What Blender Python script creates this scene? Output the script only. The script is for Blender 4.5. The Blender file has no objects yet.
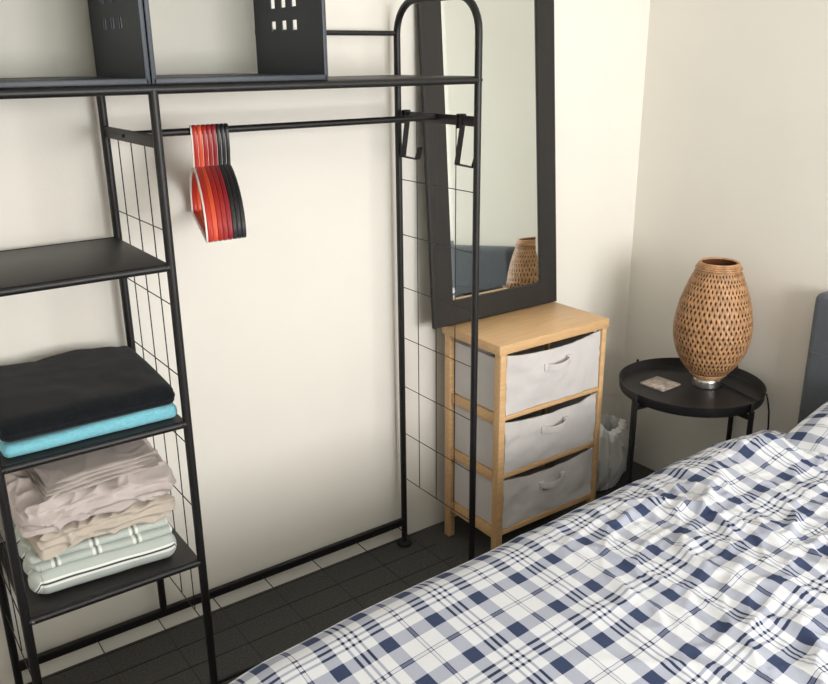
import bpy, bmesh, math, random
from math import sin, cos, pi, radians, sqrt
from mathutils import Vector, Matrix, noise
random.seed(7)
S = bpy.context.scene
COL = S.collection

# ---------------------------------------------------------------- helpers
def lin(r, g, b):
    f = lambda c: (c/255/12.92) if c/255 <= .04045 else ((c/255+.055)/1.055)**2.4
    return (f(r), f(g), f(b), 1)

def link(o, parent=None):
    COL.objects.link(o)
    if parent: o.parent = parent
    return o

def obj(name, bm, mat, parent=None, smooth=True, loc=None, angle=35):
    me = bpy.data.meshes.new(name)
    bmesh.ops.recalc_face_normals(bm, faces=bm.faces)
    bm.to_mesh(me); bm.free()
    mats = mat if isinstance(mat, (list, tuple)) else [mat]
    for m in mats: me.materials.append(m)
    if smooth:
        me.polygons.foreach_set('use_smooth', [True]*len(me.polygons))
        try: me.set_sharp_from_angle(angle=radians(angle))
        except Exception: pass
    o = bpy.data.objects.new(name, me)
    link(o, parent)
    if parent is not None:
        o.location = -parent.location if loc is None else loc
        if loc is None and parent.parent: o.location = (0, 0, 0)
    return o

def thing(name, label, cat, loc=(0, 0, 0), group=None):
    o = bpy.data.objects.new(name, None); link(o)
    o.empty_display_size = .05
    o.location = loc; o['label'] = label; o['category'] = cat
    if group: o['group'] = group
    return o

def tag(o, label, cat, group=None):
    o['label'] = label; o['category'] = cat
    if group: o['group'] = group
    return o

def struct(o):
    o['kind'] = 'structure'; return o

def box(bm, x0, x1, y0, y1, z0, z1, bev=0, seg=2):
    r = bmesh.ops.create_cube(bm, size=1)
    vs = r['verts']
    for v in vs:
        v.co = Vector(((x0+x1)/2+v.co.x*(x1-x0), (y0+y1)/2+v.co.y*(y1-y0), (z0+z1)/2+v.co.z*(z1-z0)))
    if bev:
        es = list({e for v in vs for e in v.link_edges})
        bmesh.ops.bevel(bm, geom=es, offset=bev, segments=seg, affect='EDGES', profile=.5)

def newbox(*a, **k):
    bm = bmesh.new(); box(bm, *a, **k); return bm

def tube(bm, pts, r, n=12, closed=False, caps=True, sx=1, sy=1, up=None):
    """sweep a circle / ellipse along pts (parallel transport frame)"""
    pts = [Vector(p) for p in pts]
    N = len(pts); rings = []
    t0 = (pts[1]-pts[0]).normalized()
    a = Vector(up) if up is not None else (Vector((0, 0, 1)) if abs(t0.z) < .9 else Vector((0, 1, 0)))
    nrm = (a - t0*a.dot(t0)).normalized()
    for i, p in enumerate(pts):
        if closed: t = (pts[(i+1) % N]-pts[i-1]).normalized()
        elif i == 0: t = t0
        elif i == N-1: t = (pts[-1]-pts[-2]).normalized()
        else: t = ((pts[i+1]-p).normalized()+(p-pts[i-1]).normalized()).normalized()
        nrm = (nrm - t*nrm.dot(t)).normalized()
        b = t.cross(nrm)
        rr = r[i] if isinstance(r, (list, tuple)) else r
        rings.append([bm.verts.new(p+nrm*cos(2*pi*k/n)*rr*sx+b*sin(2*pi*k/n)*rr*sy) for k in range(n)])
    M = N if closed else N-1
    for i in range(M):
        A, B = rings[i], rings[(i+1) % N]
        for k in range(n):
            bm.faces.new((A[k], A[(k+1) % n], B[(k+1) % n], B[k]))
    if caps and not closed:
        bm.faces.new(rings[0][::-1]); bm.faces.new(rings[-1])

def ribbon(bm, pts, normal, w, t, closed=False):
    """rectangular bar along pts: w wide along normal, t thick in the plane"""
    pts = [Vector(p) for p in pts]; normal = Vector(normal).normalized(); N = len(pts); rings = []
    for i, p in enumerate(pts):
        if closed: tt = pts[(i+1) % N]-pts[i-1]
        else: tt = pts[min(i+1, N-1)]-pts[max(i-1, 0)]
        tt.normalize(); b = tt.cross(normal).normalized()
        th = t[i] if isinstance(t, (list, tuple)) else t
        c = []
        for (u, v) in ((-.5, -.3), (-.32, -.5), (.32, -.5), (.5, -.3), (.5, .3), (.32, .5), (-.32, .5), (-.5, .3)):
            c.append(bm.verts.new(p+normal*u*w+b*v*th))
        rings.append(c)
    M = N if closed else N-1
    for i in range(M):
        A, B = rings[i], rings[(i+1) % N]
        for k in range(8): bm.faces.new((A[k], A[(k+1) % 8], B[(k+1) % 8], B[k]))
    if not closed:
        bm.faces.new(rings[0][::-1]); bm.faces.new(rings[-1])

def lathe(bm, prof, c=(0, 0, 0), n=48, cap0=False, cap1=False):
    c = Vector(c); rings = []
    for r, z in prof:
        rings.append([bm.verts.new(c+Vector((r*cos(2*pi*k/n), r*sin(2*pi*k/n), z))) for k in range(n)])
    for A, B in zip(rings, rings[1:]):
        for k in range(n): bm.faces.new((A[k], A[(k+1) % n], B[(k+1) % n], B[k]))
    if cap0: bm.faces.new(rings[0][::-1])
    if cap1: bm.faces.new(rings[-1])

# ---------------------------------------------------------------- materials
def mat(name, rgb, rough=.5, metal=0, bump=0, bscale=200, var=0, vscale=6, spec=.5, sheen=0, detail=3, stretch=None, trans=0):
    m = bpy.data.materials.new(name); m.use_nodes = True
    nt = m.node_tree; P = nt.nodes['Principled BSDF']
    c = lin(*rgb)
    P.inputs['Base Color'].default_value = c
    P.inputs['Roughness'].default_value = rough
    P.inputs['Metallic'].default_value = metal
    P.inputs['Specular IOR Level'].default_value = spec
    if sheen:
        P.inputs['Sheen Weight'].default_value = sheen
    if trans: P.inputs['Transmission Weight'].default_value = trans
    tc = nt.nodes.new('ShaderNodeTexCoord')
    src = tc.outputs['Object']
    if stretch:
        mp = nt.nodes.new('ShaderNodeMapping'); mp.inputs['Scale'].default_value = stretch
        nt.links.new(src, mp.inputs['Vector']); src = mp.outputs['Vector']
    if var:
        n = nt.nodes.new('ShaderNodeTexNoise'); n.inputs['Scale'].default_value = vscale; n.inputs['Detail'].default_value = 5
        nt.links.new(src, n.inputs['Vector'])
        mx = nt.nodes.new('ShaderNodeMix'); mx.data_type = 'RGBA'
        mx.inputs['A'].default_value = tuple(a*(1-var) for a in c[:3])+(1,)
        mx.inputs['B'].default_value = tuple(min(1, a*(1+var)) for a in c[:3])+(1,)
        rp = nt.nodes.new('ShaderNodeMapRange'); rp.inputs['From Min'].default_value = .35; rp.inputs['From Max'].default_value = .65
        nt.links.new(n.outputs['Fac'], rp.inputs['Value']); nt.links.new(rp.outputs['Result'], mx.inputs['Factor'])
        nt.links.new(mx.outputs['Result'], P.inputs['Base Color'])
    if bump:
        n = nt.nodes.new('ShaderNodeTexNoise'); n.inputs['Scale'].default_value = bscale; n.inputs['Detail'].default_value = detail
        nt.links.new(src, n.inputs['Vector'])
        b = nt.nodes.new('ShaderNodeBump'); b.inputs['Strength'].default_value = bump; b.inputs['Distance'].default_value = .002
        nt.links.new(n.outputs['Fac'], b.inputs['Height']); nt.links.new(b.outputs['Normal'], P.inputs['Normal'])
    return m

M_wall = mat('painted_plaster', (241, 237, 228), .75, bump=.12, bscale=130, var=.012, vscale=3, spec=.3)
M_ceil = mat('ceiling_paint', (242, 240, 233), .9)
M_floor = mat('charcoal_carpet', (76, 76, 74), .95, bump=.9, bscale=420, var=.22, vscale=160, spec=.1, sheen=.1)
M_black = mat('black_powder_coat', (27, 26, 27), .42, bump=.15, bscale=700, spec=.4)
M_board = mat('black_shelf_board', (34, 32, 31), .45, bump=.1, bscale=300, var=.12, vscale=20)
M_cube = mat('dark_metal_sheet', (56, 62, 71), .48, bump=.05, bscale=500)
M_cubeback = mat('pale_cube_back', (214, 212, 200), .55)
M_frame = mat('espresso_mirror_frame', (30, 26, 23), .6, bump=.08, bscale=60, stretch=(8, 8, .6), var=.1, vscale=8)
M_pine = mat('birch_wood', (216, 176, 128), .42, var=.09, vscale=9, stretch=(1.2, 14, 14), bump=.05, bscale=40)
M_canvas = mat('offwhite_canvas', (210, 206, 204), .9, bump=.3, bscale=900, var=.03, vscale=12, spec=.2)
M_canvas_in = mat('canvas_inside', (120, 112, 104), .95)
M_tray = mat('black_tray_metal', (26, 25, 27), .48, bump=.05, bscale=600)
M_bamboo = mat('woven_bamboo', (186, 142, 101), .5, var=.22, vscale=45, bump=.1, bscale=200)
M_bamboo_in = mat('bamboo_inside_shadow', (118, 74, 48), .8)  # darker brown stands in for the shaded inside seen through the weave
M_steel = mat('brushed_steel', (200, 198, 196), .28, metal=1)
M_cord = mat('black_cord', (28, 28, 29), .5)
M_bulb = mat('bulb_glass', (235, 232, 225), .2)
M_headb = mat('slate_grey_upholstery', (88, 94, 102), .9, bump=.35, bscale=900, var=.05, vscale=40, sheen=.2)
M_mattress = mat('mattress_fabric', (225, 223, 218), .9)
M_blackt = mat('black_terry', (24, 26, 30), 1, bump=1, bscale=380, spec=.1, sheen=.12, var=.15, vscale=120)
M_aqua = mat('turquoise_terry', (126, 194, 210), 1, bump=1, bscale=330, spec=.1, sheen=.15, var=.06, vscale=120)
M_beige = mat('pinkish_beige_cotton', (196, 185, 181), .85, bump=.15, bscale=500, spec=.2)
M_taupe = mat('taupe_cotton', (178, 168, 162), .85, bump=.15, bscale=500, spec=.2)
M_cream = mat('cream_beige_cotton', (196, 185, 172), .85, bump=.15, bscale=500, spec=.2)
M_bag = mat('white_plastic_film', (250, 250, 248), .35, trans=.05)
M_skirt = mat('white_trim_paint', (225, 222, 214), .5)
HC = {'white': mat('white_hanger_plastic', (236, 230, 220), .4), 'red': mat('red_hanger_plastic', (168, 44, 40), .4),
      'bright': mat('bright_red_hanger_plastic', (186, 50, 40), .4), 'orange': mat('orange_hanger_plastic', (216, 86, 52), .4),
      'brick': mat('brick_red_hanger_plastic', (158, 44, 40), .4), 'crimson': mat('crimson_hanger_plastic', (146, 36, 46), .4),
      'black': mat('black_hanger_plastic', (40, 40, 42), .4)}
mg = bpy.data.materials.new('mirror_glass'); mg.use_nodes = True
P = mg.node_tree.nodes['Principled BSDF']; P.inputs['Metallic'].default_value = 1; P.inputs['Roughness'].default_value = .015
P.inputs['Base Color'].default_value = (.80, .84, .81, 1)

def math_node(nt, op, a, b=None, c=None):
    n = nt.nodes.new('ShaderNodeMath'); n.operation = op
    for i, v in enumerate((a, b, c)):
        if v is None: continue
        if isinstance(v, (int, float)): n.inputs[i].default_value = v
        else: nt.links.new(v, n.inputs[i])
    return n.outputs[0]

def stripes(nt, x, period, items):
    """items: list of (centre in 0..1, half width, weight). returns summed weight"""
    fr = math_node(nt, 'FRACT', math_node(nt, 'DIVIDE', x, period))
    tot = None
    for c, h, w in items:
        d = math_node(nt, 'ABSOLUTE', math_node(nt, 'SUBTRACT', fr, c))
        if c == 0: d = math_node(nt, 'MINIMUM', d, math_node(nt, 'SUBTRACT', 1.0, fr))
        s = nt.nodes.new('ShaderNodeMapRange'); s.interpolation_type = 'SMOOTHSTEP'
        nt.links.new(d, s.inputs['Value'])
        s.inputs['From Min'].default_value = h-.003; s.inputs['From Max'].default_value = h+.003
        s.inputs['To Min'].default_value = w; s.inputs['To Max'].default_value = 0
        tot = s.outputs['Result'] if tot is None else math_node(nt, 'ADD', tot, s.outputs['Result'])
    return tot

def plaid(name):
    m = bpy.data.materials.new(name); m.use_nodes = True
    nt = m.node_tree; P = nt.nodes['Principled BSDF']
    uv = nt.nodes.new('ShaderNodeUVMap'); sp = nt.nodes.new('ShaderNodeSeparateXYZ')
    nt.links.new(uv.outputs['UV'], sp.inputs[0])
    grey = [(0, .069, .5), (.5, .069, .5), (.682, .0125, .55), (.75, .0125, .55), (.818, .0125, .55)]
    thin = [(.232, .0036, .62), (.268, .0036, .62), (.25, .0125, .12)]
    gu = stripes(nt, sp.outputs['X'], .204, grey); gv = stripes(nt, sp.outputs['Y'], .222, grey)
    tu = stripes(nt, sp.outputs['X'], .204, thin); tv = stripes(nt, sp.outputs['Y'], .222, thin)
    tot = math_node(nt, 'ADD', math_node(nt, 'ADD', gu, gv), math_node(nt, 'ADD', tu, tv))
    rp = nt.nodes.new('ShaderNodeValToRGB'); e = rp.color_ramp.elements
    nt.links.new(math_node(nt, 'MULTIPLY', tot, .8), rp.inputs['Fac'])
    e[0].position = 0; e[0].color = lin(222, 224, 228)
    e[1].position = .44; e[1].color = lin(168, 173, 190)
    x = e.new(.50); x.color = lin(96, 102, 130)
    x = e.new(.58); x.color = lin(60, 66, 96)
    x = e.new(.8); x.color = lin(56, 68, 98)
    x = e.new(.88); x.color = lin(34, 38, 58)
    nt.links.new(rp.outputs['Color'], P.inputs['Base Color'])
    P.inputs['Roughness'].default_value = .85; P.inputs['Specular IOR Level'].default_value = .25
    n = nt.nodes.new('ShaderNodeTexNoise'); n.inputs['Scale'].default_value = 900
    b = nt.nodes.new('ShaderNodeBump'); b.inputs['Strength'].default_value = .12; b.inputs['Distance'].default_value = .001
    tc = nt.nodes.new('ShaderNodeTexCoord'); nt.links.new(tc.outputs['Object'], n.inputs['Vector'])
    nt.links.new(n.outputs['Fac'], b.inputs['Height']); nt.links.new(b.outputs['Normal'], P.inputs['Normal'])
    return m
M_plaid = plaid('blue_white_plaid_cotton')

def striped_cloth(name, cross):
    """grey-green cotton: UV.y = across the fold, UV.x = along it"""
    m = bpy.data.materials.new(name); m.use_nodes = True
    nt = m.node_tree; P = nt.nodes['Principled BSDF']
    uv = nt.nodes.new('ShaderNodeUVMap'); sp = nt.nodes.new('ShaderNodeSeparateXYZ')
    nt.links.new(uv.outputs['UV'], sp.inputs[0])
    def lay(base, x, period, items, colr):
        f = stripes(nt, x, period, items)
        mx = nt.nodes.new('ShaderNodeMix'); mx.data_type = 'RGBA'
        nt.links.new(f, mx.inputs['Factor'])
        if isinstance(base, tuple): mx.inputs['A'].default_value = base
        else: nt.links.new(base, mx.inputs['A'])
        mx.inputs['B'].default_value = colr
        return mx.outputs['Result']
    c = lin(188, 196, 190)
    if not cross:
        c = lay(c, sp.outputs['Y'], .074, [(.43, .035, 1), (.57, .045, 1)], lin(238, 240, 236))
        c = lay(c, sp.outputs['Y'], .074, [(.5, .030, 1)], lin(70, 74, 74))
    else:
        c = lay(c, sp.outputs['X'], .085, [(.42, .035, 1), (.58, .035, 1)], lin(236, 238, 232))
        c = lay(c, sp.outputs['X'], .085, [(.5, .025, .8)], lin(100, 104, 100))
    nt.links.new(c, P.inputs['Base Color']); P.inputs['Roughness'].default_value = .85
    return m
M_green = striped_cloth('grey_green_cotton_with_line', False)
M_green2 = striped_cloth('grey_green_cotton_with_cross_lines', True)

# ---------------------------------------------------------------- room
XL, YF, ZC = -3.3, -3.7, 2.45
def slab(name, *a, m=M_wall):
    return struct(obj(name, newbox(*a), m, smooth=False))
slab('floor', XL-.1, .1, YF-.1, .1, -.1, 0, m=M_floor)
slab('ceiling', XL-.1, .1, YF-.1, .1, ZC, ZC+.1, m=M_ceil)
slab('wall_back', XL-.1, .1, 0, .1, 0, ZC)
slab('wall_right', 0, .1, YF-.1, 0, 0, ZC)
slab('wall_left', XL-.1, XL, YF-.1, 0, 0, ZC)
# wall with the window, behind the camera
WX0, WX1, WZ0, WZ1 = -2.0, -.35, .85, 2.0
bm = bmesh.new()
box(bm, XL, WX0, YF-.1, YF, 0, ZC); box(bm, WX1, 0, YF-.1, YF, 0, ZC)
box(bm, WX0, WX1, YF-.1, YF, 0, WZ0); box(bm, WX0, WX1, YF-.1, YF, WZ1, ZC)
struct(obj('wall_front', bm, M_wall, smooth=False))
bm = bmesh.new()
f = .05
for a in ((WX0, WX0+f, WZ0, WZ1), (WX1-f, WX1, WZ0, WZ1), (WX0+f, WX1-f, WZ0, WZ0+f), (WX0+f, WX1-f, WZ1-f, WZ1),
          ((WX0+WX1)/2-.03, (WX0+WX1)/2+.03, WZ0+f, WZ1-f)):
    box(bm, a[0], a[1], YF-.08, YF-.03, a[2], a[3], bev=.004)
struct(obj('window_1', bm, M_skirt, smooth=False))

# ---------------------------------------------------------------- clothes rack
L, R_, LL, YR, YFR = -1.876, -1.0725, -2.254, -.04, -.3854
ZT, ZBAR, ZROD, ZB, ZUP = 1.466, 1.368, 1.371, .086, 1.582
SH = (1.120, .773, .4276)
PR = .0095
rack = thing('clothes_rack', 'tall black metal clothes rack with shelves and hanging rail against the back wall', 'clothes rack', (-1.66, -.21, 0))

def arch(x):
    top = 1.662; rad = .085; pts = [(x, YR, .012)]
    for z in (.4, .8, 1.2, top-rad): pts.append((x, YR, z))
    for k in range(1, 9):
        a = pi/2*k/8; pts.append((x, YR-rad+rad*cos(a), top-rad+rad*sin(a)))
    for k in range(0, 9):
        a = pi/2+pi/2*k/8; pts.append((x, YFR+rad+rad*cos(a), top-rad+rad*sin(a)))
    for z in (1.2, .8, .4, .012): pts.append((x, YFR, z))
    bm = bmesh.new(); tube(bm, pts, PR, 14, up=(1, 0, 0))
    obj('arched_end_frame', bm, M_black, rack)
arch(R_); arch(LL)
for y, zb_ in ((YR, ZB), (YFR, .012)):
    bm = bmesh.new(); tube(bm, [(L, y, zb_), (L, y, .8), (L, y, ZT)], PR, 14); obj('post', bm, M_black, rack)
for x in (LL, L, R_):
    for y in (YR, YFR):
        if x == L and y == YR: continue
        bm = bmesh.new(); lathe(bm, [(.004, .016), (.019, .015), (.0245, .011), (.026, .004), (.024, 0)], (x, y, .001), 20, True, True)
        obj('foot', bm, M_cord, rack)
bm = bmesh.new(); tube(bm, [(LL, YFR, ZT), (L, YFR, ZT), (R_, YFR, ZT)], .0088, 12); obj('top_front_rail', bm, M_black, rack)
bm = bmesh.new(); tube(bm, [(LL, YR, ZT-.004), (R_, YR, ZT-.004)], .008, 12); obj('top_back_rail', bm, M_black, rack)
bm = bmesh.new(); tube(bm, [(-1.488, YR, ZUP), (R_, YR, ZUP)], .0065, 12); obj('guard_rail', bm, M_black, rack)
YM = (YR+YFR)/2
bm = bmesh.new(); tube(bm, [(L, YM, ZROD), (R_, YM, ZROD)], .0078, 16); obj('hanging_rod', bm, M_black, rack)
for x in (LL, L, R_):
    bm = newbox(x-.004, x+.004, YFR, YR, ZBAR-.0125, ZBAR+.0125, bev=.002); obj('side_bar', bm, M_black, rack)
obj('bottom_rail', newbox(LL, R_, YR-.008, YR+.008, ZB-.011, ZB+.012, bev=.002), M_black, rack)
obj('bottom_rail', newbox(LL, R_, YFR-.005, YFR+.005, ZB-.006, ZB+.004, bev=.002), M_black, rack)
zs = [1.193-.1575*k for k in range(7)]
for x in (LL, L, R_):
    bm = bmesh.new()
    for k in (1, 2, 3):
        y = YR+(YFR-YR)*k/4; tube(bm, [(x+.001, y, ZBAR-.01), (x+.001, y, zs[-1])], .0013, 6)
    for z in zs: tube(bm, [(x-.001, YR, z), (x-.001, YFR, z)], .0013, 6)
    obj('wire_side_panel', bm, M_black, rack)
bm = bmesh.new()
for x in (-2.218, -2.059, -1.9, -1.742, -1.583, -1.424, -1.265, -1.11): tube(bm, [(x, YR, ZB-.001), (x, YFR, ZB-.001)], .0014, 6)
for k in (1, 2, 3):
    y = YR+(YFR-YR)*k/4; tube(bm, [(LL, y, ZB+.0015), (R_, y, ZB+.0015)], .0014, 6)
obj('wire_bottom_shelf', bm, M_black, rack)
for z in SH:
    s = obj('shelf', newbox(LL+.003, L-.003, YFR+.002, YR-.002, z-.004, z+.007, bev=.0015), M_board, rack)
    for y in (YFR, YR):
        bm = bmesh.new(); tube(bm, [(LL, y, z), (L, y, z)], .0085, 12)
        o = obj('shelf_rail', bm, M_black, s); o.location = (0, 0, 0)
    for x, dx in ((LL, .012), (L, -.012)):
        bm = bmesh.new(); lathe(bm, [(.0005, .0012), (.0028, .001), (.0035, 0)], (0, 0, 0), 12, True)
        bmesh.ops.rotate(bm, verts=bm.verts, matrix=Matrix.Rotation(pi/2, 3, 'X'), cent=(0, 0, 0))
        bmesh.ops.translate(bm, verts=bm.verts, vec=(x+dx, YFR-.0085, z))
        o = obj('rivet', bm, M_steel if dx > 0 and z < .5 else M_black, s); o.location = (0, 0, 0)
obj('top_shelf', newbox(LL+.003, R_-.003, YFR+.002, YR-.002, ZT-.003, ZT+.0095, bev=.0015), M_board, rack)
for y, s in ((YR, .006), (YFR, -.006)):
    pass
# bolts on bars
for x in (L,):
    bm = bmesh.new(); lathe(bm, [(.0005, .003), (.004, .0025), (.0045, 0)], (0, 0, 0), 12, True)
    bmesh.ops.rotate(bm, verts=bm.verts, matrix=Matrix.Rotation(-pi/2, 3, 'Y'), cent=(0, 0, 0))
    bmesh.ops.translate(bm, verts=bm.verts, vec=(x-.004, YM+.03, ZBAR)); obj('bolt', bm, M_cord, rack)
bm = bmesh.new(); lathe(bm, [(.0005, .003), (.004, .0025), (.0045, 0)], (0, 0, 0), 12, True)
bmesh.ops.rotate(bm, verts=bm.verts, matrix=Matrix.Rotation(pi/2, 3, 'Y'), cent=(0, 0, 0))
bmesh.ops.translate(bm, verts=bm.verts, vec=(R_+.009, YFR, ZT)); obj('bolt', bm, M_black, rack)

# hooks over the right side bar (flat strap, seen edge on)
def hook(y, label):
    x = R_
    t = thing('coat_hook', label, 'hook', (x, y, ZBAR), 'black strap hooks on the side bar')
    bm = bmesh.new()
    pr = [(.0140, -.020), (.0138, .0135), (.0125, .0152), (-.0035, .0152), (-.0052, .0135), (-.003, -.004), (.0195, -.107), (.0195, -.1095), (.018, -.1105), (-.046, -.1125), (-.0478, -.111), (-.0485, -.109), (-.060, -.080)]
    # strap lies in the y-z plane and is wide along x
    ribbon(bm, [(x, y+a, ZBAR+b) for a, b in pr], (1, 0, 0), .017, .003)
    obj('strap', bm, M_black, t)
hook(-.083, 'black strap hook on the side bar, nearer the wall')
hook(-.325, 'black strap hook on the side bar, by the front post')

# ---------------------------------------------------------------- storage cubes on the top shelf
def cube(x0, x1, label):
    z0 = ZT+.0098; z1 = z0+.385; y0, y1 = YFR+.004, YR-.004
    t = thing('storage_cube', label, 'storage cube', ((x0+x1)/2, (y0+y1)/2, z0), 'storage cubes on the top shelf')
    for xs, d in ((x0, 1), (x1, -1)):
        # side sheet with small slots cut in, made from a grid
        bm = bmesh.new()
        W = y1-y0
        cy = [0]; 
        ycs = [W*.396, W*.545, W*.70]
        for c in ycs: cy += [c-.0105, c+.0105]
        cy += [W]
        rows = [(.124, .146), (.174, .200), (.224, .250), (.274, .300)]
        cz = [0]
        for a, b in rows: cz += [a-.02, b-.02]
        cz += [z1-z0]
        for i in range(len(cy)-1):
            for j in range(len(cz)-1):
                if i % 2 == 1 and j % 2 == 1: continue
                q = [bm.verts.new((xs, y0+cy[a], z0+cz[b])) for a, b in ((i, j), (i+1, j), (i+1, j+1), (i, j+1))]
                bm.faces.new(q)
        bmesh.ops.remove_doubles(bm, verts=bm.verts, dist=1e-5)
        g = bmesh.ops.extrude_face_region(bm, geom=bm.faces[:])
        bmesh.ops.translate(bm, verts=[v for v in g['geom'] if isinstance(v, bmesh.types.BMVert)], vec=(d*.0025, 0, 0))
        obj('side_panel', bm, M_cube, t, smooth=False)
        obj('front_lip', newbox(min(xs, xs+d*.0098), max(xs, xs+d*.0098), y0-.004, y0+.006, z0, z1, bev=.002), M_cube, t)
    obj('base_panel', newbox(x0+.003, x1-.003, y0-.004, y1, z0, z0+.011, bev=.002), M_cube, t)
    obj('top_panel', newbox(x0+.003, x1-.003, y0-.004, y1, z1-.011, z1, bev=.002), M_cube, t)
    obj('back_panel', newbox(x0+.003, x1-.003, y1, y1+.003, z0+.012, z1-.012), M_cubeback, t, smooth=False)
cube(-2.262, -1.8775, 'black storage cube at the left end of the top shelf, dark slotted side')
cube(-1.8755, -1.4895, 'black storage cube with see-through slots, right of the other cube')

# ---------------------------------------------------------------- hangers
def hanger(x, col, w, label):
    ang = radians(17)
    du = Vector((-sin(ang), -cos(ang), 0)); nr = Vector((cos(ang), -sin(ang), 0))
    base = Vector((x, YM, ZROD))
    T = lambda u, z: base+du*u+Vector((0, 0, z))
    t = thing('clothes_hanger', label, 'hanger', base, 'hangers on the rail')
    hr = .0135; cz = .0081+.0025-hr+.0005
    pts = []
    for k in range(0, 15):
        a = radians(215-k*15.5)
        pts.append(T(-hr*cos(a)*-1, cz+hr*sin(a)))
    # hook opens towards the wall, shank comes down in front
    pts = [T(hr*cos(radians(a)), cz+hr*sin(radians(a))) for a in range(200, -1, -14)]
    pts += [T(.0135, -.02), T(.012, -.04), T(.006, -.055), T(.002, -.07), T(.001, -.088)]
    bm = bmesh.new(); ribbon(bm, pts, nr, w*.92, .005); obj('hook', bm, HC[col], t)
    sh = []
    H = .189
    top = [(0, -.080), (.02, -.082), (.05, -.088), (.09, -.100), (.13, -.117), (.16, -.137), (.18, -.158), (.187, -.178), (H, -.196), (.185, -.206), (.175, -.2095)]
    bot = [(.12, -.2095), (0, -.2095)]
    loop = top+bot
    full = loop+[(-a, b) for a, b in loop[::-1][1:-1]]
    bm = bmesh.new(); ribbon(bm, [T(a, b) for a, b in full], nr, w, .0065, closed=True); obj('shoulder_frame', bm, HC[col], t)
    return t
spec = [('white', .004, 'thin white hanger at the left end of the row'),
        ('bright', .0100, 'bright red hanger right behind the thin white one'),
        ('orange', .0100, 'orange hanger among the red hangers'),
        ('red', .0100, 'red hanger just right of the orange one'),
        ('brick', .0100, 'brick red hanger between the red and the crimson hangers'),
        ('crimson', .0100, 'dark crimson hanger touching the black hangers'),
        ('black', .0092, 'black hanger next to the crimson hanger'),
        ('black', .0092, 'black hanger in the middle of the three black ones'),
        ('black', .0092, 'black hanger at the right end of the row')]
xh = -1.744
for c, w, l in spec:
    hanger(xh+w/2/cos(radians(17)), c, w, l); xh += (w+.0005)/cos(radians(17))

# ---------------------------------------------------------------- cloth stacks
def rbox(bm, x0, x1, y0, y1, z0, z1, r, nx=60, ny=40, nz=14, fn=None, uvl=None, mi=0):
    """soft rounded box, displaced by fn(co, local) ; optional uv"""
    c = Vector(((x0+x1)/2, (y0+y1)/2, (z0+z1)/2)); h = Vector(((x1-x0)/2, (y1-y0)/2, (z1-z0)/2)); r = min(r, h.z*.98)
    cache = {}
    def V(i, j, k):
        key = (i, j, k)
        if key in cache: return cache[key]
        p = Vector((-h.x+2*h.x*i/nx, -h.y+2*h.y*j/ny, -h.z+2*h.z*k/nz))
        q = Vector([max(-(h[a]-r), min(h[a]-r, p[a])) for a in range(3)])
        d = p-q
        if d.length > 1e-9: p = q+d.normalized()*r*min(1, max(abs(d.x), abs(d.y), abs(d.z))/r if r else 1)
        w = c+p
        if fn: w = fn(w, Vector((p.x/h.x, p.y/h.y, p.z/h.z)))
        v = bm.verts.new(w); cache[key] = v; return v
    def face(*ks):
        f = bm.faces.new([V(*k) for k in ks]); f.material_index = mi
        if uvl is not None:
            for lp, k in zip(f.loops, ks):
                yy = k[1]/ny*2*h.y; zz = k[2]/nz*2*h.z
                side = zz if k[1] == 0 else zz+yy
                if k[2] == 0: side = -yy
                lp[uvl].uv = (k[0]/nx*2*h.x, side)
    for i in range(nx):
        for j in range(ny):
            face((i, j, 0), (i, j+1, 0), (i+1, j+1, 0), (i+1, j, 0)); face((i, j, nz), (i+1, j, nz), (i+1, j+1, nz), (i, j+1, nz))
    for i in range(nx):
        for k in range(nz):
            face((i, 0, k), (i+1, 0, k), (i+1, 0, k+1), (i, 0, k+1)); face((i, ny, k), (i, ny, k+1), (i+1, ny, k+1), (i+1, ny, k))
    for j in range(ny):
        for k in range(nz):
            face((0, j, k), (0, j, k+1), (0, j+1, k+1), (0, j+1, k)); face((nx, j, k), (nx, j+1, k), (nx, j+1, k+1), (nx, j, k+1))

def N(p, s, seed=0): return noise.noise(Vector((p.x*s+seed, p.y*s, p.z*s)))
def ridge(p, s, seed=0, sx=1, sy=1, sz=1):
    n = noise.noise(Vector((p.x*s*sx+seed, p.y*s*sy, p.z*s*sz)))
    return 1-abs(n)*2.2

zs2 = SH[1]+.0085
def f_aqua(w, l):
    return w+Vector((0, 0, .0025*N(w, 14)*(l.z+1)/2))+Vector((0, -1, 0))*.003*N(w, 20, 5)*(1 if l.y < 0 else 0)+Vector((0, 0, .003*sin(w.x*9)))*(l.z > 0)
bm = bmesh.new(); rbox(bm, -2.238, -1.885, -.367, -.07, zs2, zs2+.030, .014, fn=f_aqua)
tag(obj('folded_towel', bm, M_aqua, angle=60), 'turquoise folded towel lying under the black towel', 'towel', 'folded towels on the middle shelf')
zt2 = zs2+.0305
def f_blk(w, l):
    top = max(0, l.z)
    k = .5*(1+l.z)
    dz = top*(.003*N(w, 9, 2)+.002*N(w, 22, 8)+.016*(l.y+1)/2)
    if l.y > .55: dz += top*(.010*abs(sin(w.x*17+1.2))-.006)*(l.y-.55)/.45
    # layered grooves on the sides
    s = -.003*(1-abs(cos(l.z*pi*1.5)))
    o = Vector((l.x, l.y, 0)); m = max(abs(l.x), abs(l.y))
    if m > .97: w = w+Vector((l.x if abs(l.x) > .97 else 0, l.y if abs(l.y) > .97 else 0, 0))*s
    # front fold hangs over the turquoise towel a little, right end slumps
    dz -= k*.018*max(0, -l.y)**2*.6
    dz -= k*.006*max(0, l.x-.7)/.3
    return w+Vector((0, 0, dz))
bm = bmesh.new(); rbox(bm, -2.240, -1.884, -.370, -.062, zt2, zt2+.056, .024, fn=f_blk)
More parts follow.
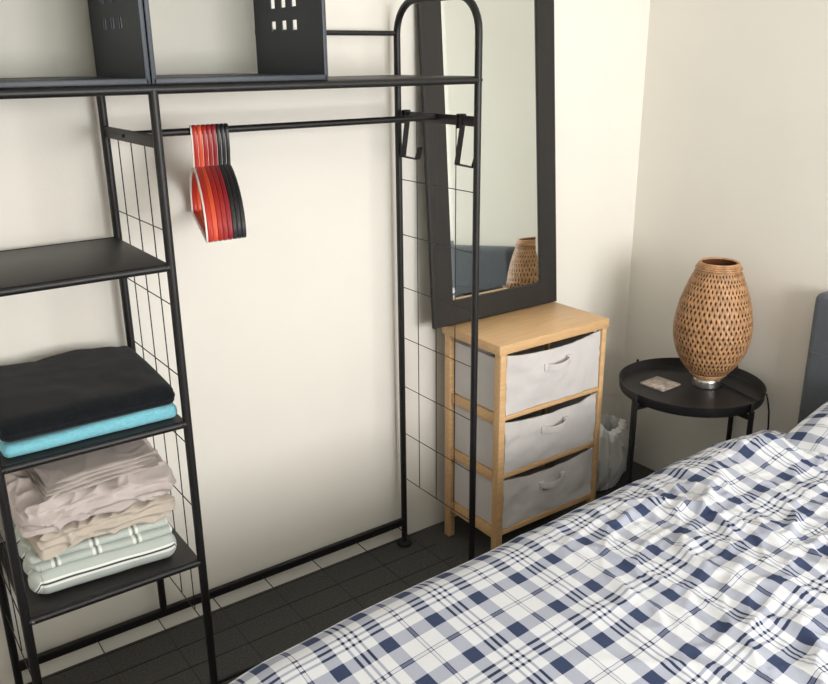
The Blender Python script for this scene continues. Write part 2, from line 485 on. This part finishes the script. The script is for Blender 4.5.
tag(obj('folded_towel', bm, M_blackt, angle=60), 'thick black folded towel on top of the turquoise towel', 'towel', 'folded towels on the middle shelf')

z3 = SH[2]+.0085
# striped grey-green bedding, three folds
bm = bmesh.new(); uvl = bm.loops.layers.uv.new('UVMap')
def f_g(seed, amp):
    def fn(w, l):
        edge = 1 if l.y < -.5 else .3
        d = Vector((0, -.004*N(w, 16, seed)*edge, amp*N(w, 10, seed+3)*(l.z > 0)))
        if l.x < -.9: d += Vector((.006*sin(w.y*90+seed)-.003, 0, 0)); d += Vector((0, -.007*abs(sin(w.x*150)), 0))*(l.y < 0)
        yaw = radians(-3.5); c = Vector((-2.06, -.2, 0)); v = w-c
        w = c+Vector((v.x*cos(yaw)-v.y*sin(yaw), v.x*sin(yaw)+v.y*cos(yaw), v.z))
        return w+d
    return fn
rbox(bm, -2.212, -1.905, -.352, -.07, z3+.001, z3+.062, .029, fn=f_g(1, .003), uvl=uvl)
rbox(bm, -2.205, -1.912, -.338, -.075, z3+.061, z3+.078, .008, fn=f_g(7, .003), uvl=uvl, nz=8, mi=1)
rbox(bm, -2.208, -1.918, -.325, -.075, z3+.076, z3+.094, .0085, fn=f_g(13, .004), uvl=uvl, nz=8, mi=1)
tag(obj('folded_bedding', bm, [M_green, M_green2], angle=60), 'grey-green striped folded bedding at the bottom of the pile', 'bedding', 'folded bedding on the lower shelf')

def f_crump(seed, amp, sag=0, yaw=0, fold=2.5, cx=-2.06, tilt0=0, tilt1=0):
    def fn(w, l):
        wv = Vector((noise.noise(w*7+Vector((seed, 0, 0))), noise.noise(w*7+Vector((0, seed, 0))), noise.noise(w*7+Vector((0, 0, seed)))))*.35
        p1 = Vector((w.x*6+w.y*3+seed, w.y*9, w.z*17-w.x*4))+wv*2
        p2 = Vector((w.x*13-w.y*6+seed, w.y*17, w.z*34+w.x*9))+wv*3
        p3 = Vector((w.x*26+w.z*30, w.y*30+seed, w.z*60))+wv*4
        a = max(0, 1-abs(noise.noise(p1))*2.6)**2
        b = max(0, 1-abs(noise.noise(p2))*2.8)**2
        c3 = noise.noise(p3)
        e = Vector((l.x*.3, l.y, l.z*.7))
        d = e*amp*(a*1.3+b*.8+c3*.25-.9)
        if l.y < -.6: d += Vector((0, -.005*cos(l.z*pi*fold+w.x*6), 0))
        d.z -= sag*abs(l.x)**2*(l.z+1)/2
        yy = (l.y+1)/2
        d.z += yy*(tilt0*(1-l.z)/2+tilt1*(1+l.z)/2)
        c = Vector((cx, -.2, 0)); v = w-c
        w = c+Vector((v.x*cos(yaw)-v.y*sin(yaw), v.x*sin(yaw)+v.y*cos(yaw), v.z))
        return w+d
    return fn
bm = bmesh.new(); rbox(bm, -2.212, -1.906, -.335, -.08, z3+.094, z3+.150, .024, nx=110, ny=80, nz=22, fn=f_crump(3, .010, .006, radians(4)))
tag(obj('folded_sheet', bm, M_cream, angle=70), 'crumpled cream-beige sheet lying on the striped bedding', 'sheet', 'folded bedding on the lower shelf')
bm = bmesh.new(); rbox(bm, -2.232, -1.898, -.35, -.07, z3+.150, z3+.224, .034, nx=130, ny=90, nz=26, fn=f_crump(11, .011, .014, radians(1.5), tilt1=.045))
tag(obj('folded_sheet', bm, M_beige, angle=70), 'pinkish-beige rumpled sheet in the middle of the pile', 'sheet', 'folded bedding on the lower shelf')
bm = bmesh.new()
for k in range(4):
    i = .003*k
    rbox(bm, -2.185+i, -1.935-i*.6, -.327+i, -.09, z3+.2235+k*.009, z3+.2325+k*.009, .0044, nx=60, ny=50, nz=6,
         fn=f_crump(20+k*.15, .003, .008, radians(5), 0, tilt0=.047, tilt1=.047))
tag(obj('folded_pillowcase', bm, M_taupe, angle=60), 'neatly folded taupe pillowcase on top of the sheets', 'pillowcase', 'folded bedding on the lower shelf')

# ---------------------------------------------------------------- dresser
DX0, DX1, DY0, DY1, DZ = -.932, -.483, -.330, -.062, .739
dr = thing('chest_of_drawers', 'narrow light wood chest with three white canvas drawers under the mirror', 'chest of drawers', ((DX0+DX1)/2, (DY0+DY1)/2, 0))
bm = newbox(DX0-.003, DX1+.003, DY0-.003, DY1, DZ-.030, DZ, bev=.003); obj('top', bm, M_pine, dr)
pw, pd = .024, .027
ix0, ix1, iy0, iy1 = DX0+.004, DX1-.004, DY0, DY1-.004
for xa, xb in ((ix0, ix0+pw), (ix1-pw*.8, ix1)):
    for ya, yb in ((iy0, iy0+pd), (iy1-pd, iy1)):
        obj('leg', newbox(xa, xb, ya, yb, 0, DZ-.030, bev=.002), M_pine, dr)
zr = [(.108, .130), (.302, .320), (.494, .512)]
for a, b in zr:
    obj('front_rail', newbox(ix0+pw, ix1-pw*.8, iy0+.003, iy0+.021, a+.004, b, bev=.0015), M_pine, dr)
    obj('back_rail', newbox(ix0+pw, ix1-pw*.8, iy1-.02, iy1-.004, a, b, bev=.0015), M_pine, dr)
    for xa, xb in ((ix0+.006, ix0+.02), (ix1-.02, ix1-.006)):
        obj('side_rail', newbox(xa, xb, iy0+pd, iy1-pd, a-.012, b+.003, bev=.0015), M_pine, dr)
def drawer(z0, z1, label, seed):
    x0, x1 = ix0+pw+.003, ix1-pw*.8-.003
    y0, y1 = iy0+.004, iy1-.012
    sag = .019
    nx, nz = 40, 16
    w = .004
    bm = bmesh.new()
    def topz(u): return z1-sag*(1-(2*u-1)**2)**.8*.95
    def P3(u, v, y, b):
        x = x0+(x1-x0)*u; z = z0+(topz(u)-z0)*v
        q = Vector((x, y, z))
        d = -.005*sin(pi*u)*sin(pi*min(1, v*.9+.05))+.0055*noise.noise(Vector((x*13+seed, z*13, seed)))+.003*max(0, 1-abs(noise.noise(Vector((x*11+z*9, z*16-x*5, seed+3))))*4)+.0015*noise.noise(Vector((x*40, z*55, seed)))
        q.y += d*b
        return q
    F = [[bm.verts.new(P3(i/nx, j/nz, y0, 1)) for i in range(nx+1)] for j in range(nz+1)]
    B = [[bm.verts.new(P3(i/nx, j/nz, y0+w, 1)) for i in range(nx+1)] for j in range(nz+1)]
    for j in range(nz):
        for i in range(nx):
            bm.faces.new((F[j][i], F[j][i+1], F[j+1][i+1], F[j+1][i])); bm.faces.new((B[j][i], B[j+1][i], B[j+1][i+1], B[j][i+1]))
    for i in range(nx):
        bm.faces.new((F[nz][i], F[nz][i+1], B[nz][i+1], B[nz][i])); bm.faces.new((F[0][i], B[0][i], B[0][i+1], F[0][i+1]))
    for j in range(nz):
        bm.faces.new((F[j][0], F[j+1][0], B[j+1][0], B[j][0])); bm.faces.new((F[j][nx], B[j][nx], B[j+1][nx], F[j+1][nx]))
    d = obj('drawer', bm, M_canvas, dr, angle=50)
    # body: sides, back, bottom. the side canvas bulges to the inner face of the side rails
    bm = bmesh.new()
    ze = z1-.016
    box(bm, x0-.012, x0-.009, y0+.030, y1-.022, z0+.004, ze); box(bm, x1+.006, x1+.009, y0+.030, y1-.022, z0+.004, ze)
    box(bm, x0, x1, y1-.003, y1, z0+.004, ze); box(bm, x0, x1, y0+w+.007, y1-.004, z0+.001, z0+.004)
    o = obj('drawer_body', bm, M_canvas, d, smooth=False); o.location = (0, 0, 0)
    # strap handle
    cx = (x0+x1)/2+.006; cz = z0+(z1-z0)*.66; hw = .047
    bm = bmesh.new(); pts = []
    for k in range(17):
        u = -1+2*k/16
        out = .018*(1-abs(u)**3)
        pts.append((cx+u*hw, y0-.007-out, cz-.004*(1-u*u)+.004*u))
    ribbon(bm, pts, (0, 0, 1), .021, .0032)
    for s in (-1, 1): box(bm, cx+s*hw-.010, cx+s*hw+.010, y0-.0095, y0-.003, cz-.0115+.004*s, cz+.0115+.004*s, bev=.001)
    o = obj('strap_handle', bm, M_canvas, d); o.location = (0, 0, 0)
drawer(.514, .703, 'top', 1.3); drawer(.322, .492, 'mid', 4.1); drawer(.132, .300, 'low', 9.2)

# ---------------------------------------------------------------- mirror
mx0, mx1 = -.988, -.476
tilt = math.atan(.0735)
mL = 1.06
mir = thing('framed_mirror', 'tall mirror with a wide dark brown frame leaning on the wall above the chest', 'mirror', ((mx0+mx1)/2, -.0965, DZ+.0025))
mir.rotation_euler = (-tilt, 0, 0)
fw = .074
bm = bmesh.new(); hw = (mx1-mx0)/2
out = [(-hw, 0), (hw, 0), (hw, mL), (-hw, mL)]; inn = [(-hw+fw, fw), (hw-fw, fw), (hw-fw, mL-fw), (-hw+fw, mL-fw)]
def ring(pts, y): return [bm.verts.new((a, y, b)) for a, b in pts]
o2 = [(a*(1-.004/hw), b+(.002 if b < .5 else -.002)) for a, b in out]
Rg = [ring(out, .014), ring(out, .002), ring(o2, 0), ring(inn, .001), ring([(a*.992, b) for a, b in inn], .005), ring(inn, .014)]
for A, B in zip(Rg, Rg[1:]+Rg[:1]):
    for k in range(4): bm.faces.new((A[k], A[(k+1) % 4], B[(k+1) % 4], B[k]))
o = obj('frame', bm, M_frame, mir, smooth=False); o.location = (0, 0, 0)
bm = bmesh.new()   # glass with a bevelled border
gi = [(-hw+fw-.003, fw-.003), (hw-fw+.003, fw-.003), (hw-fw+.003, mL-fw+.003), (-hw+fw-.003, mL-fw+.003)]
g2 = [(a+(.018 if a < 0 else -.018), b+(.018 if b < .5 else -.018)) for a, b in gi]
A, B, C_ = ring(gi, .0062), ring(g2, .0050), ring(gi, .0075)
for k in range(4): bm.faces.new((A[k], A[(k+1) % 4], B[(k+1) % 4], B[k])); bm.faces.new((A[k], C_[k], C_[(k+1) % 4], A[(k+1) % 4]))
bm.faces.new(B); bm.faces.new(C_)
o = obj('glass', bm, mg, mir, smooth=False); o.location = (0, 0, 0)

# ---------------------------------------------------------------- plastic bag
bm = bmesh.new(); n = 96; rings = []
bc = Vector((-.262, -.135, 0))
prof = [(.02, .0035), (.055, .003), (.076, .012), (.090, .04), (.114, .08), (.129, .12), (.130, .16), (.118, .20), (.104, .228), (.094, .250), (.075, .258), (.074, .235), (.08, .2), (.084, .15), (.08, .09), (.06, .03), (.02, .02)]
for j, (r, z) in enumerate(prof):
    rg = []
    for k in range(n):
        a = 2*pi*k/n
        q = Vector((cos(a)*1.6, sin(a)*1.6, z*7))
        cr = noise.noise(q*2.1+Vector((3, 1, 0)))*.014+max(0, 1-abs(noise.noise(q*2.6))*4)*.020-.008
        amt = min(1, z/.05)
        rr = r+cr*amt*(1 if j < 10 else .6)
        zz = z+(.024*noise.noise(Vector((cos(a)*2.2, sin(a)*2.2, 5)))+.008*noise.noise(Vector((cos(a)*7, sin(a)*7, 2))))*max(0, (z-.15)/.1)
        rg.append(bm.verts.new(bc+Vector((rr*cos(a), rr*sin(a)*.82, max(.001, zz)))))
    rings.append(rg)
for A, B in zip(rings, rings[1:]):
    for k in range(n): bm.faces.new((A[k], A[(k+1) % n], B[(k+1) % n], B[k]))
bm.faces.new(rings[0][::-1]); bm.faces.new(rings[-1])
tag(obj('plastic_bag', bm, M_bag, angle=40), 'crumpled white plastic bag on the floor between chest and round table', 'plastic bag')

# ---------------------------------------------------------------- tray table
TX, TY, TR, TZ = -.263, -.497, .2245, .528
tb = thing('tray_table', 'round black metal tray table in the corner beside the bed', 'side table', (TX, TY, 0))
bm = bmesh.new()
lathe(bm, [(.0008, TZ-.034), (TR-.010, TZ-.034), (TR-.004, TZ-.031), (TR-.002, TZ-.026), (TR, TZ-.002), (TR+.0005, TZ), (TR-.0015, TZ+.0005), (TR-.003, TZ-.001), (TR-.006, TZ-.026), (TR-.009, TZ-.0285), (TR-.014, TZ-.0295), (.0008, TZ-.0295)], (TX, TY, 0), 96)
bmesh.ops.remove_doubles(bm, verts=bm.verts, dist=.0001)
obj('tray', bm, M_tray, tb, angle=50)
la = [173, -94, 86, -2]
for i, a in enumerate(la):
    a = radians(a); d = Vector((cos(a), sin(a), 0)); c = Vector((TX, TY, 0))
    bm = bmesh.new(); p = c+d*(TR+.0085)
    tube(bm, [p+Vector((0, 0, .002)), p+Vector((0, 0, .25)), p+Vector((0, 0, TZ-.022))], .0085, 14)
    lg = obj('leg', bm, M_tray, tb)
    bm = bmesh.new(); tube(bm, [p+Vector((0, 0, TZ-.022)), p+d*-.001+Vector((0, 0, TZ-.008)), p+d*-.002+Vector((0, 0, TZ+.004))], .0045, 8)
    o = obj('rim_clip', bm, M_tray, lg); o.location = (0, 0, 0)
for a in (la[0], la[1]):
    a = radians(a); d = Vector((cos(a), sin(a), 0)); c = Vector((TX, TY, TZ-.0435-(0 if a > 0 else .0)))
    b2 = c-d*(TR+.0085)
    bm = bmesh.new(); tube(bm, [c+d*(TR+.0085), c, b2], .0085, 14); obj('cross_bar', bm, M_tray, tb)

# coaster
bm = bmesh.new()
m = mat('printed_coaster', (178, 165, 155), .35, var=.35, vscale=60)
ca = radians(2)
cc = Vector((-.306, -.412, TZ-.0293))
box(bm, -.046, .046, -.046, .046, 0, .007, bev=.002)
bmesh.ops.rotate(bm, verts=bm.verts, matrix=Matrix.Rotation(ca, 3, 'Z'), cent=(0, 0, 0))
bmesh.ops.translate(bm, verts=bm.verts, vec=cc)
tag(obj('coaster', bm, m), 'square grey-brown patterned coaster on the black round tray', 'coaster')

# ---------------------------------------------------------------- lamp
lx, ly, lz = -.184, -.500, TZ-.0293
lamp = thing('table_lamp', 'woven bamboo egg-shaped lamp standing on the round black table', 'lamp', (lx, ly, lz))
bm = bmesh.new(); lathe(bm, [(.0008, 0), (.044, 0), (.046, .003), (.0455, .020), (.043, .028), (.036, .034), (.0008, .036)], (lx, ly, lz), 48)
bmesh.ops.remove_doubles(bm, verts=bm.verts, dist=.0001)
obj('base', bm, M_steel, lamp)
prof = [(.038, .030), (.053, .041), (.075, .063), (.093, .088), (.108, .118), (.1175, .150), (.1215, .180), (.1215, .210), (.117, .243), (.1095, .278), (.100, .310), (.089, .340), (.077, .368), (.066, .392), (.058, .407)]
def smooth_prof(t):
    # Catmull-Rom through prof, t in 0..1
    n = len(prof)-1; f = t*n; i = min(n-1, int(f)); u = f-i
    g = lambda k: prof[max(0, min(n, k))]
    r = []
    for c in range(2):
        p0, p1, p2, p3 = g(i-1)[c], g(i)[c], g(i+1)[c], g(i+2)[c]
        r.append(.5*((2*p1)+(-p0+p2)*u+(2*p0-5*p1+4*p2-p3)*u*u+(-p0+3*p1-3*p2+p3)*u**3))
    return r
bm = bmesh.new()
ns, seg = 46, 104; rows = 26; twist = rows*.5/ns*2*pi
for dr_ in (1, -1):
    for s in range(ns):
        a0 = 2*pi*s/ns; prev = None
        for k in range(seg+1):
            t = k/seg; r, z = smooth_prof(t); r *= .975
            a = a0+dr_*twist*t
            # over and under
            ph = t*rows*pi+(0 if dr_ > 0 else pi)
            rr = r+.0013*cos(ph)
            w = min(.0080, 2*pi*r/ns*.52)
            th = w/r/2*1.0
            cur = [bm.verts.new((lx+rr*cos(a-th), ly+rr*sin(a-th), lz+z)), bm.verts.new((lx+(rr+.0007)*cos(a), ly+(rr+.0007)*sin(a), lz+z)), bm.verts.new((lx+rr*cos(a+th), ly+rr*sin(a+th), lz+z))]
            if prev:
                bm.faces.new((prev[0], prev[1], cur[1], cur[0])); bm.faces.new((prev[1], prev[2], cur[2], cur[1]))
            prev = cur
sh = obj('lamp_shade', bm, M_bamboo, lamp, angle=80)
bm = bmesh.new(); pp = []
for k in range(41): r, z = smooth_prof(k/40); r *= .975; pp.append((r-.0045, z))
lathe(bm, pp, (lx, ly, lz), 64)
o = obj('added_dark_backing', bm, M_bamboo_in, sh, angle=80); o.location = (0, 0, 0)  # added shell behind the weave, coloured dark so the holes look shaded
for zc, rc, rt in ((.407, .0575, .0042), (.402, .061, .003), (.3965, .0645, .003), (.391, .0685, .003), (.031, .040, .004), (.038, .0495, .003), (.045, .057, .003)):
    bm = bmesh.new(); tube(bm, [(lx+rc*cos(2*pi*k/48), ly+rc*sin(2*pi*k/48), lz+zc) for k in range(48)], rt, 8, closed=True)
    o = obj('binding_ring', bm, M_bamboo, sh); o.location = (0, 0, 0)
bm = bmesh.new(); lathe(bm, [(.0008, .036), (.018, .036), (.018, .09), (.014, .095), (.022, .12), (.030, .145), (.026, .17), (.012, .182), (.0008, .185)], (lx, ly, lz), 24)
obj('bulb', bm, M_bulb, lamp)
# cord: over the rim and down behind the bed
ca_ = radians(-69)
ex, ey = cos(ca_), sin(ca_)
q = lambda r, z: (TX+r*ex, TY+r*ey, z)
bm = bmesh.new()
p0 = Vector((lx+.040, ly-.018, lz+.006)); rimp = Vector(q(TR-.014, TZ-.024))
pts = [p0, p0.lerp(rimp, .5)+Vector((0, 0, -.001)), rimp, q(TR-.003, TZ+.004), q(TR+.005, TZ+.0035), q(TR+.012, TZ-.02), q(TR+.018, TZ-.05), q(TR+.022, TZ-.10), q(TR+.018, .3), q(TR+.01, .1), q(TR+.012, .004), q(TR-.02, .004)]
tube(bm, pts, .0028, 8); obj('cord', bm, M_cord, lamp)

# ---------------------------------------------------------------- bed
HBX = -.090
HBY0, HBY1 = -2.36, -.762
bed = thing('bed', 'double bed with slate grey upholstered headboard against the right wall', 'bed', (-1.05, -1.56, 0))
bm = newbox(HBX, -.012, HBY0, HBY1, .10, .852, bev=.024, seg=4)
hb = obj('headboard', bm, M_headb, bed)
for z in (.30, .485, .67):
    bm = bmesh.new(); tube(bm, [(HBX-.0005, HBY0+.01, z), (HBX-.0005, HBY1-.01, z)], .0016, 6)
    o = obj('seam', bm, M_headb, hb); o.location = (0, 0, 0)
obj('bed_base', newbox(-2.12, HBX-.001, -2.32, -.93, .12, .32, bev=.01), M_headb, bed)
for x in (-2.05, -.2):
    for y in (-2.25, -1.0): obj('leg', newbox(x-.025, x+.025, y-.025, y+.025, 0, .12, bev=.004), M_black, bed)
obj('mattress', newbox(-2.11, HBX-.003, -2.31, -.95, .32, .512, bev=.04, seg=4), M_mattress, bed)

# duvet
RA = radians(3.4)
ea = Vector((cos(RA), sin(RA), 0)); eb = Vector((sin(RA), -cos(RA), 0))      # along the bed (+x) / across (towards the room)
A0 = Vector((-1.597, -1.031, 0))                                               # centre of a navy square
EDGE = [(-2.3, -.035), (-2.1, -.022), (-1.95, -.004), (-1.75, .003), (-1.5, .000), (-1.3, .009), (-1.1, .020), (-.95, .022), (-.85, .014), (-.75, .016), (-.65, .010), (-.5, .0), (-.4, -.01), (-.2, -.02)]
def edge(a):
    for (x0, y0), (x1, y1) in zip(EDGE, EDGE[1:]):
        if a <= x1:
            t = max(0, (a-x0)/(x1-x0)); t = t*t*(3-2*t); return y0+(y1-y0)*t
    return EDGE[-1][1]
RC = .13
def roll(d, R):
    if d <= 0: return -d*-1, 0
    q = R*pi/2
    if d < q: return R*sin(d/R), R*(1-cos(d/R))
    return R, R+(d-q)
ZD = .582
def gaus(x, y, cx, cy, sx, sy, rot=0):
    dx, dy = x-cx, y-cy; c, s = cos(rot), sin(rot); u = (dx*c+dy*s)/sx; v = (-dx*s+dy*c)/sy
    return math.exp(-u*u-v*v)
def duvet_pt(a, b):
    """a: world-x like coordinate along, b: cloth distance from the left edge line (negative = hanging down)"""
    # b: 0 at plateau edge; increasing across the bed
    W = 1.28
    offL, drL = roll(-b, RC)
    offR, drR = roll(b-W, RC)
    foot = -2.04
    offF, drF = roll(foot-a, RC)
    x = a if a > foot else foot-offF
    across = (0-offL if b < 0 else b) if b < W else W+offR
    e = edge(x)*1.0
    # plateau edge line in the room: starts at y=-.99 for x=-1.5
    base = Vector((-1.5, -.975+e, 0))
    p = base+ea*((x+1.5)/cos(RA))+eb*across
    dr = drL+drR+drF
    z = ZD-dr
    headw = max(0, min(1, (x+1.65)/.75)); headw = headw*headw*(3-2*headw)
    mid = min(1, max(0, (across+.12)/.15))
    # large soft shapes
    z += (.008*noise.noise(Vector((x*2.0, across*2.0, 1)))+.010*gaus(x, across, -.80, .05, .12, .16)+.030*gaus(x, across, -.61, .03, .085, .15)-.030*gaus(x, across, -.42, .02, .09, .3))*mid
    z -= .030*headw
    # wrinkles: ridged noise in warped coordinates, fade towards the foot
    q = Vector((x*3.2+across*1.6, across*2.6-x*2.1, 0))
    wv = Vector((noise.noise(q*.8+Vector((5, 0, 0))), noise.noise(q*.8+Vector((0, 9, 0))), 0))*.6
    rg = lambda v, k=3.2: max(0, 1-abs(noise.noise(v))*k)**2
    r1 = rg(q*1.15+wv+Vector((0, 0, 3.3)))
    r2 = rg(Vector((q.x*3.0, q.y*1.5, 7))+wv*1.6)
    r3 = rg(Vector((x*8+across*10, across*5-x*5, 4))+wv*2.2)
    r4 = rg(Vector((x*15-across*9, across*16+x*6, 9))+wv*3.0)
    r5 = rg(Vector((x*24+across*16, across*20-x*12, 2))+wv*3.5)
    patch = .45+.9*max(0, noise.noise(Vector((x*2.6, across*3.1, 11)))+.25)
    z += mid*(.0012+.011*headw)*r1+mid*(.0010+.015*headw)*r2*patch+mid*headw*patch*(.0085*r3+.0058*r4+.0026*r5)
    z += mid*.0012*noise.noise(Vector((x*9, across*9, 2)))
    # hem ripples on the hanging part
    if dr > .05:
        k = min(1, (dr-.05)/.15)
        p += eb*(-.012*k*noise.noise(Vector((x*7, 3, across))))*(1 if b < W/2 else -1)
    p.z = z
    return p
bm = bmesh.new(); uvl = bm.loops.layers.uv.new('UVMap')
nA, nB = 380, 360
a0, a1, b0, b1 = -2.37, -.40, -.30, 1.28+.38
G = []
for j in range(nB+1):
    row = []
    b = b0+(b1-b0)*j/nB
    for i in range(nA+1):
        a = a0+(a1-a0)*i/nA
        p = duvet_pt(a, b)
        row.append((bm.verts.new(p), a, b))
    G.append(row)
def uvof(a, b):
    # cloth metric coordinates, phase set so that a navy square sits at A0
    return ((a-A0.x)/cos(RA)+.1036*(b-B0)+.204*20, b-B0+.222*20)
# cloth coordinate b of A0 : A0 = base + ea*.. + eb*b
B0 = (A0-Vector((-1.5, -.975, 0))-ea*((A0.x+1.5)/cos(RA))).dot(eb)+.004
for j in range(nB):
    for i in range(nA):
        q = (G[j][i], G[j][i+1], G[j+1][i+1], G[j+1][i])
        f = bm.faces.new([v[0] for v in q])
        for lp, v in zip(f.loops, q): lp[uvl].uv = uvof(v[1], v[2])
# thickness: rolled head edge
dv = obj('duvet', bm, M_plaid, angle=180)
sm = dv.modifiers.new('thickness', 'SOLIDIFY'); sm.thickness = .018; sm.offset = -1
tag(dv, 'blue and white plaid duvet spread over the bed', 'duvet')

# pillows at the head
def pillow(cx, cy, rz, label, L_=.62, W_=.42, H_=.075, zc=.600, pitch=0):
    bm = bmesh.new(); uvl = bm.loops.layers.uv.new('UVMap'); n1, n2 = 70, 60
    def prof(u, v):
        e = (max(0, 1-abs(u)**2.6)*max(0, 1-abs(v)**2.6))**.42
        return e
    for side in (1, -1):
        g = []
        for j in range(n2+1):
            row = []
            for i in range(n1+1):
                u, v = -1+2*i/n1, -1+2*j/n2
                pin = 1-.05*(u*u)*(v*v)-.03*(1-u*u)*abs(v)**4-.03*(1-v*v)*abs(u)**4
                x, y = v*W_/2*pin, u*L_/2*pin
                w = noise.noise(Vector((x*9, y*9, cx*5+side)))*.010+max(0, 1-abs(noise.noise(Vector((x*14, y*8, cy+side))))*3)**2*.008
                z = side*(H_*prof(u, v)+w*prof(u, v))
                p = Vector((x, y, z)); p.rotate(Matrix.Rotation(pitch, 3, 'Y')); p.rotate(Matrix.Rotation(rz, 3, 'Z'))
                row.append((bm.verts.new(p+Vector((cx, cy, zc))), x, y))
            g.append(row)
        for j in range(n2):
            for i in range(n1):
                q = (g[j][i], g[j][i+1], g[j+1][i+1], g[j+1][i])
                if side < 0: q = q[::-1]
                f = bm.faces.new([v[0] for v in q])
                for lp, v in zip(f.loops, q): lp[uvl].uv = (v[1]+4+.03, v[2]+4.52)
    bmesh.ops.remove_doubles(bm, verts=bm.verts, dist=.0004)
    return tag(obj('pillow', bm, M_plaid, angle=180), label, 'pillow', 'plaid pillows at the headboard')
pillow(-.31, -1.235, radians(2), 'plaid pillow at the head of the bed, nearer the round table', pitch=radians(-10), zc=.574, H_=.060)
pillow(-.31, -1.92, radians(-2), 'plaid pillow at the head of the bed, farther from the round table', pitch=radians(-10), zc=.574, H_=.060)

# ---------------------------------------------------------------- camera
yaw, pit, rol = .6178, -.3244, -.0103
fw_ = Vector((sin(yaw)*cos(pit), cos(yaw)*cos(pit), sin(pit)))
rt = fw_.cross(Vector((0, 0, 1))).normalized(); up = rt.cross(fw_)
r2 = rt*cos(rol)+up*sin(rol); u2 = -rt*sin(rol)+up*cos(rol)
cam = bpy.data.cameras.new('camera'); co = bpy.data.objects.new('camera', cam); COL.objects.link(co)
co.matrix_world = Matrix(((r2.x, u2.x, -fw_.x, -2.4464), (r2.y, u2.y, -fw_.y, -2.0387), (r2.z, u2.z, -fw_.z, 1.518), (0, 0, 0, 1)))
cam.sensor_fit = 'HORIZONTAL'; cam.sensor_width = 36; cam.lens = 843.96/828*36; cam.clip_start = .02
S.camera = co

# ---------------------------------------------------------------- light
def area(name, loc, rot, sx, sy, power, col):
    l = bpy.data.lights.new(name, 'AREA'); l.shape = 'RECTANGLE'; l.size = sx; l.size_y = sy; l.energy = power; l.color = col
    o = bpy.data.objects.new(name, l); o.location = loc; o.rotation_euler = rot; COL.objects.link(o); return o
area('window_daylight', ((WX0+WX1)/2, YF-.12, (WZ0+WZ1)/2), (radians(90), 0, 0), WX1-WX0-.04, WZ1-WZ0-.04, 99, (1, .99, .978))
w = bpy.data.worlds.new('sky'); S.world = w; w.use_nodes = True
w.node_tree.nodes['Background'].inputs['Color'].default_value = (.85, .92, 1, 1)
w.node_tree.nodes['Background'].inputs['Strength'].default_value = 1.0
S.view_settings.view_transform = 'Standard'; S.view_settings.look = 'None'
S.view_settings.exposure = 0.0; S.view_settings.gamma = 1
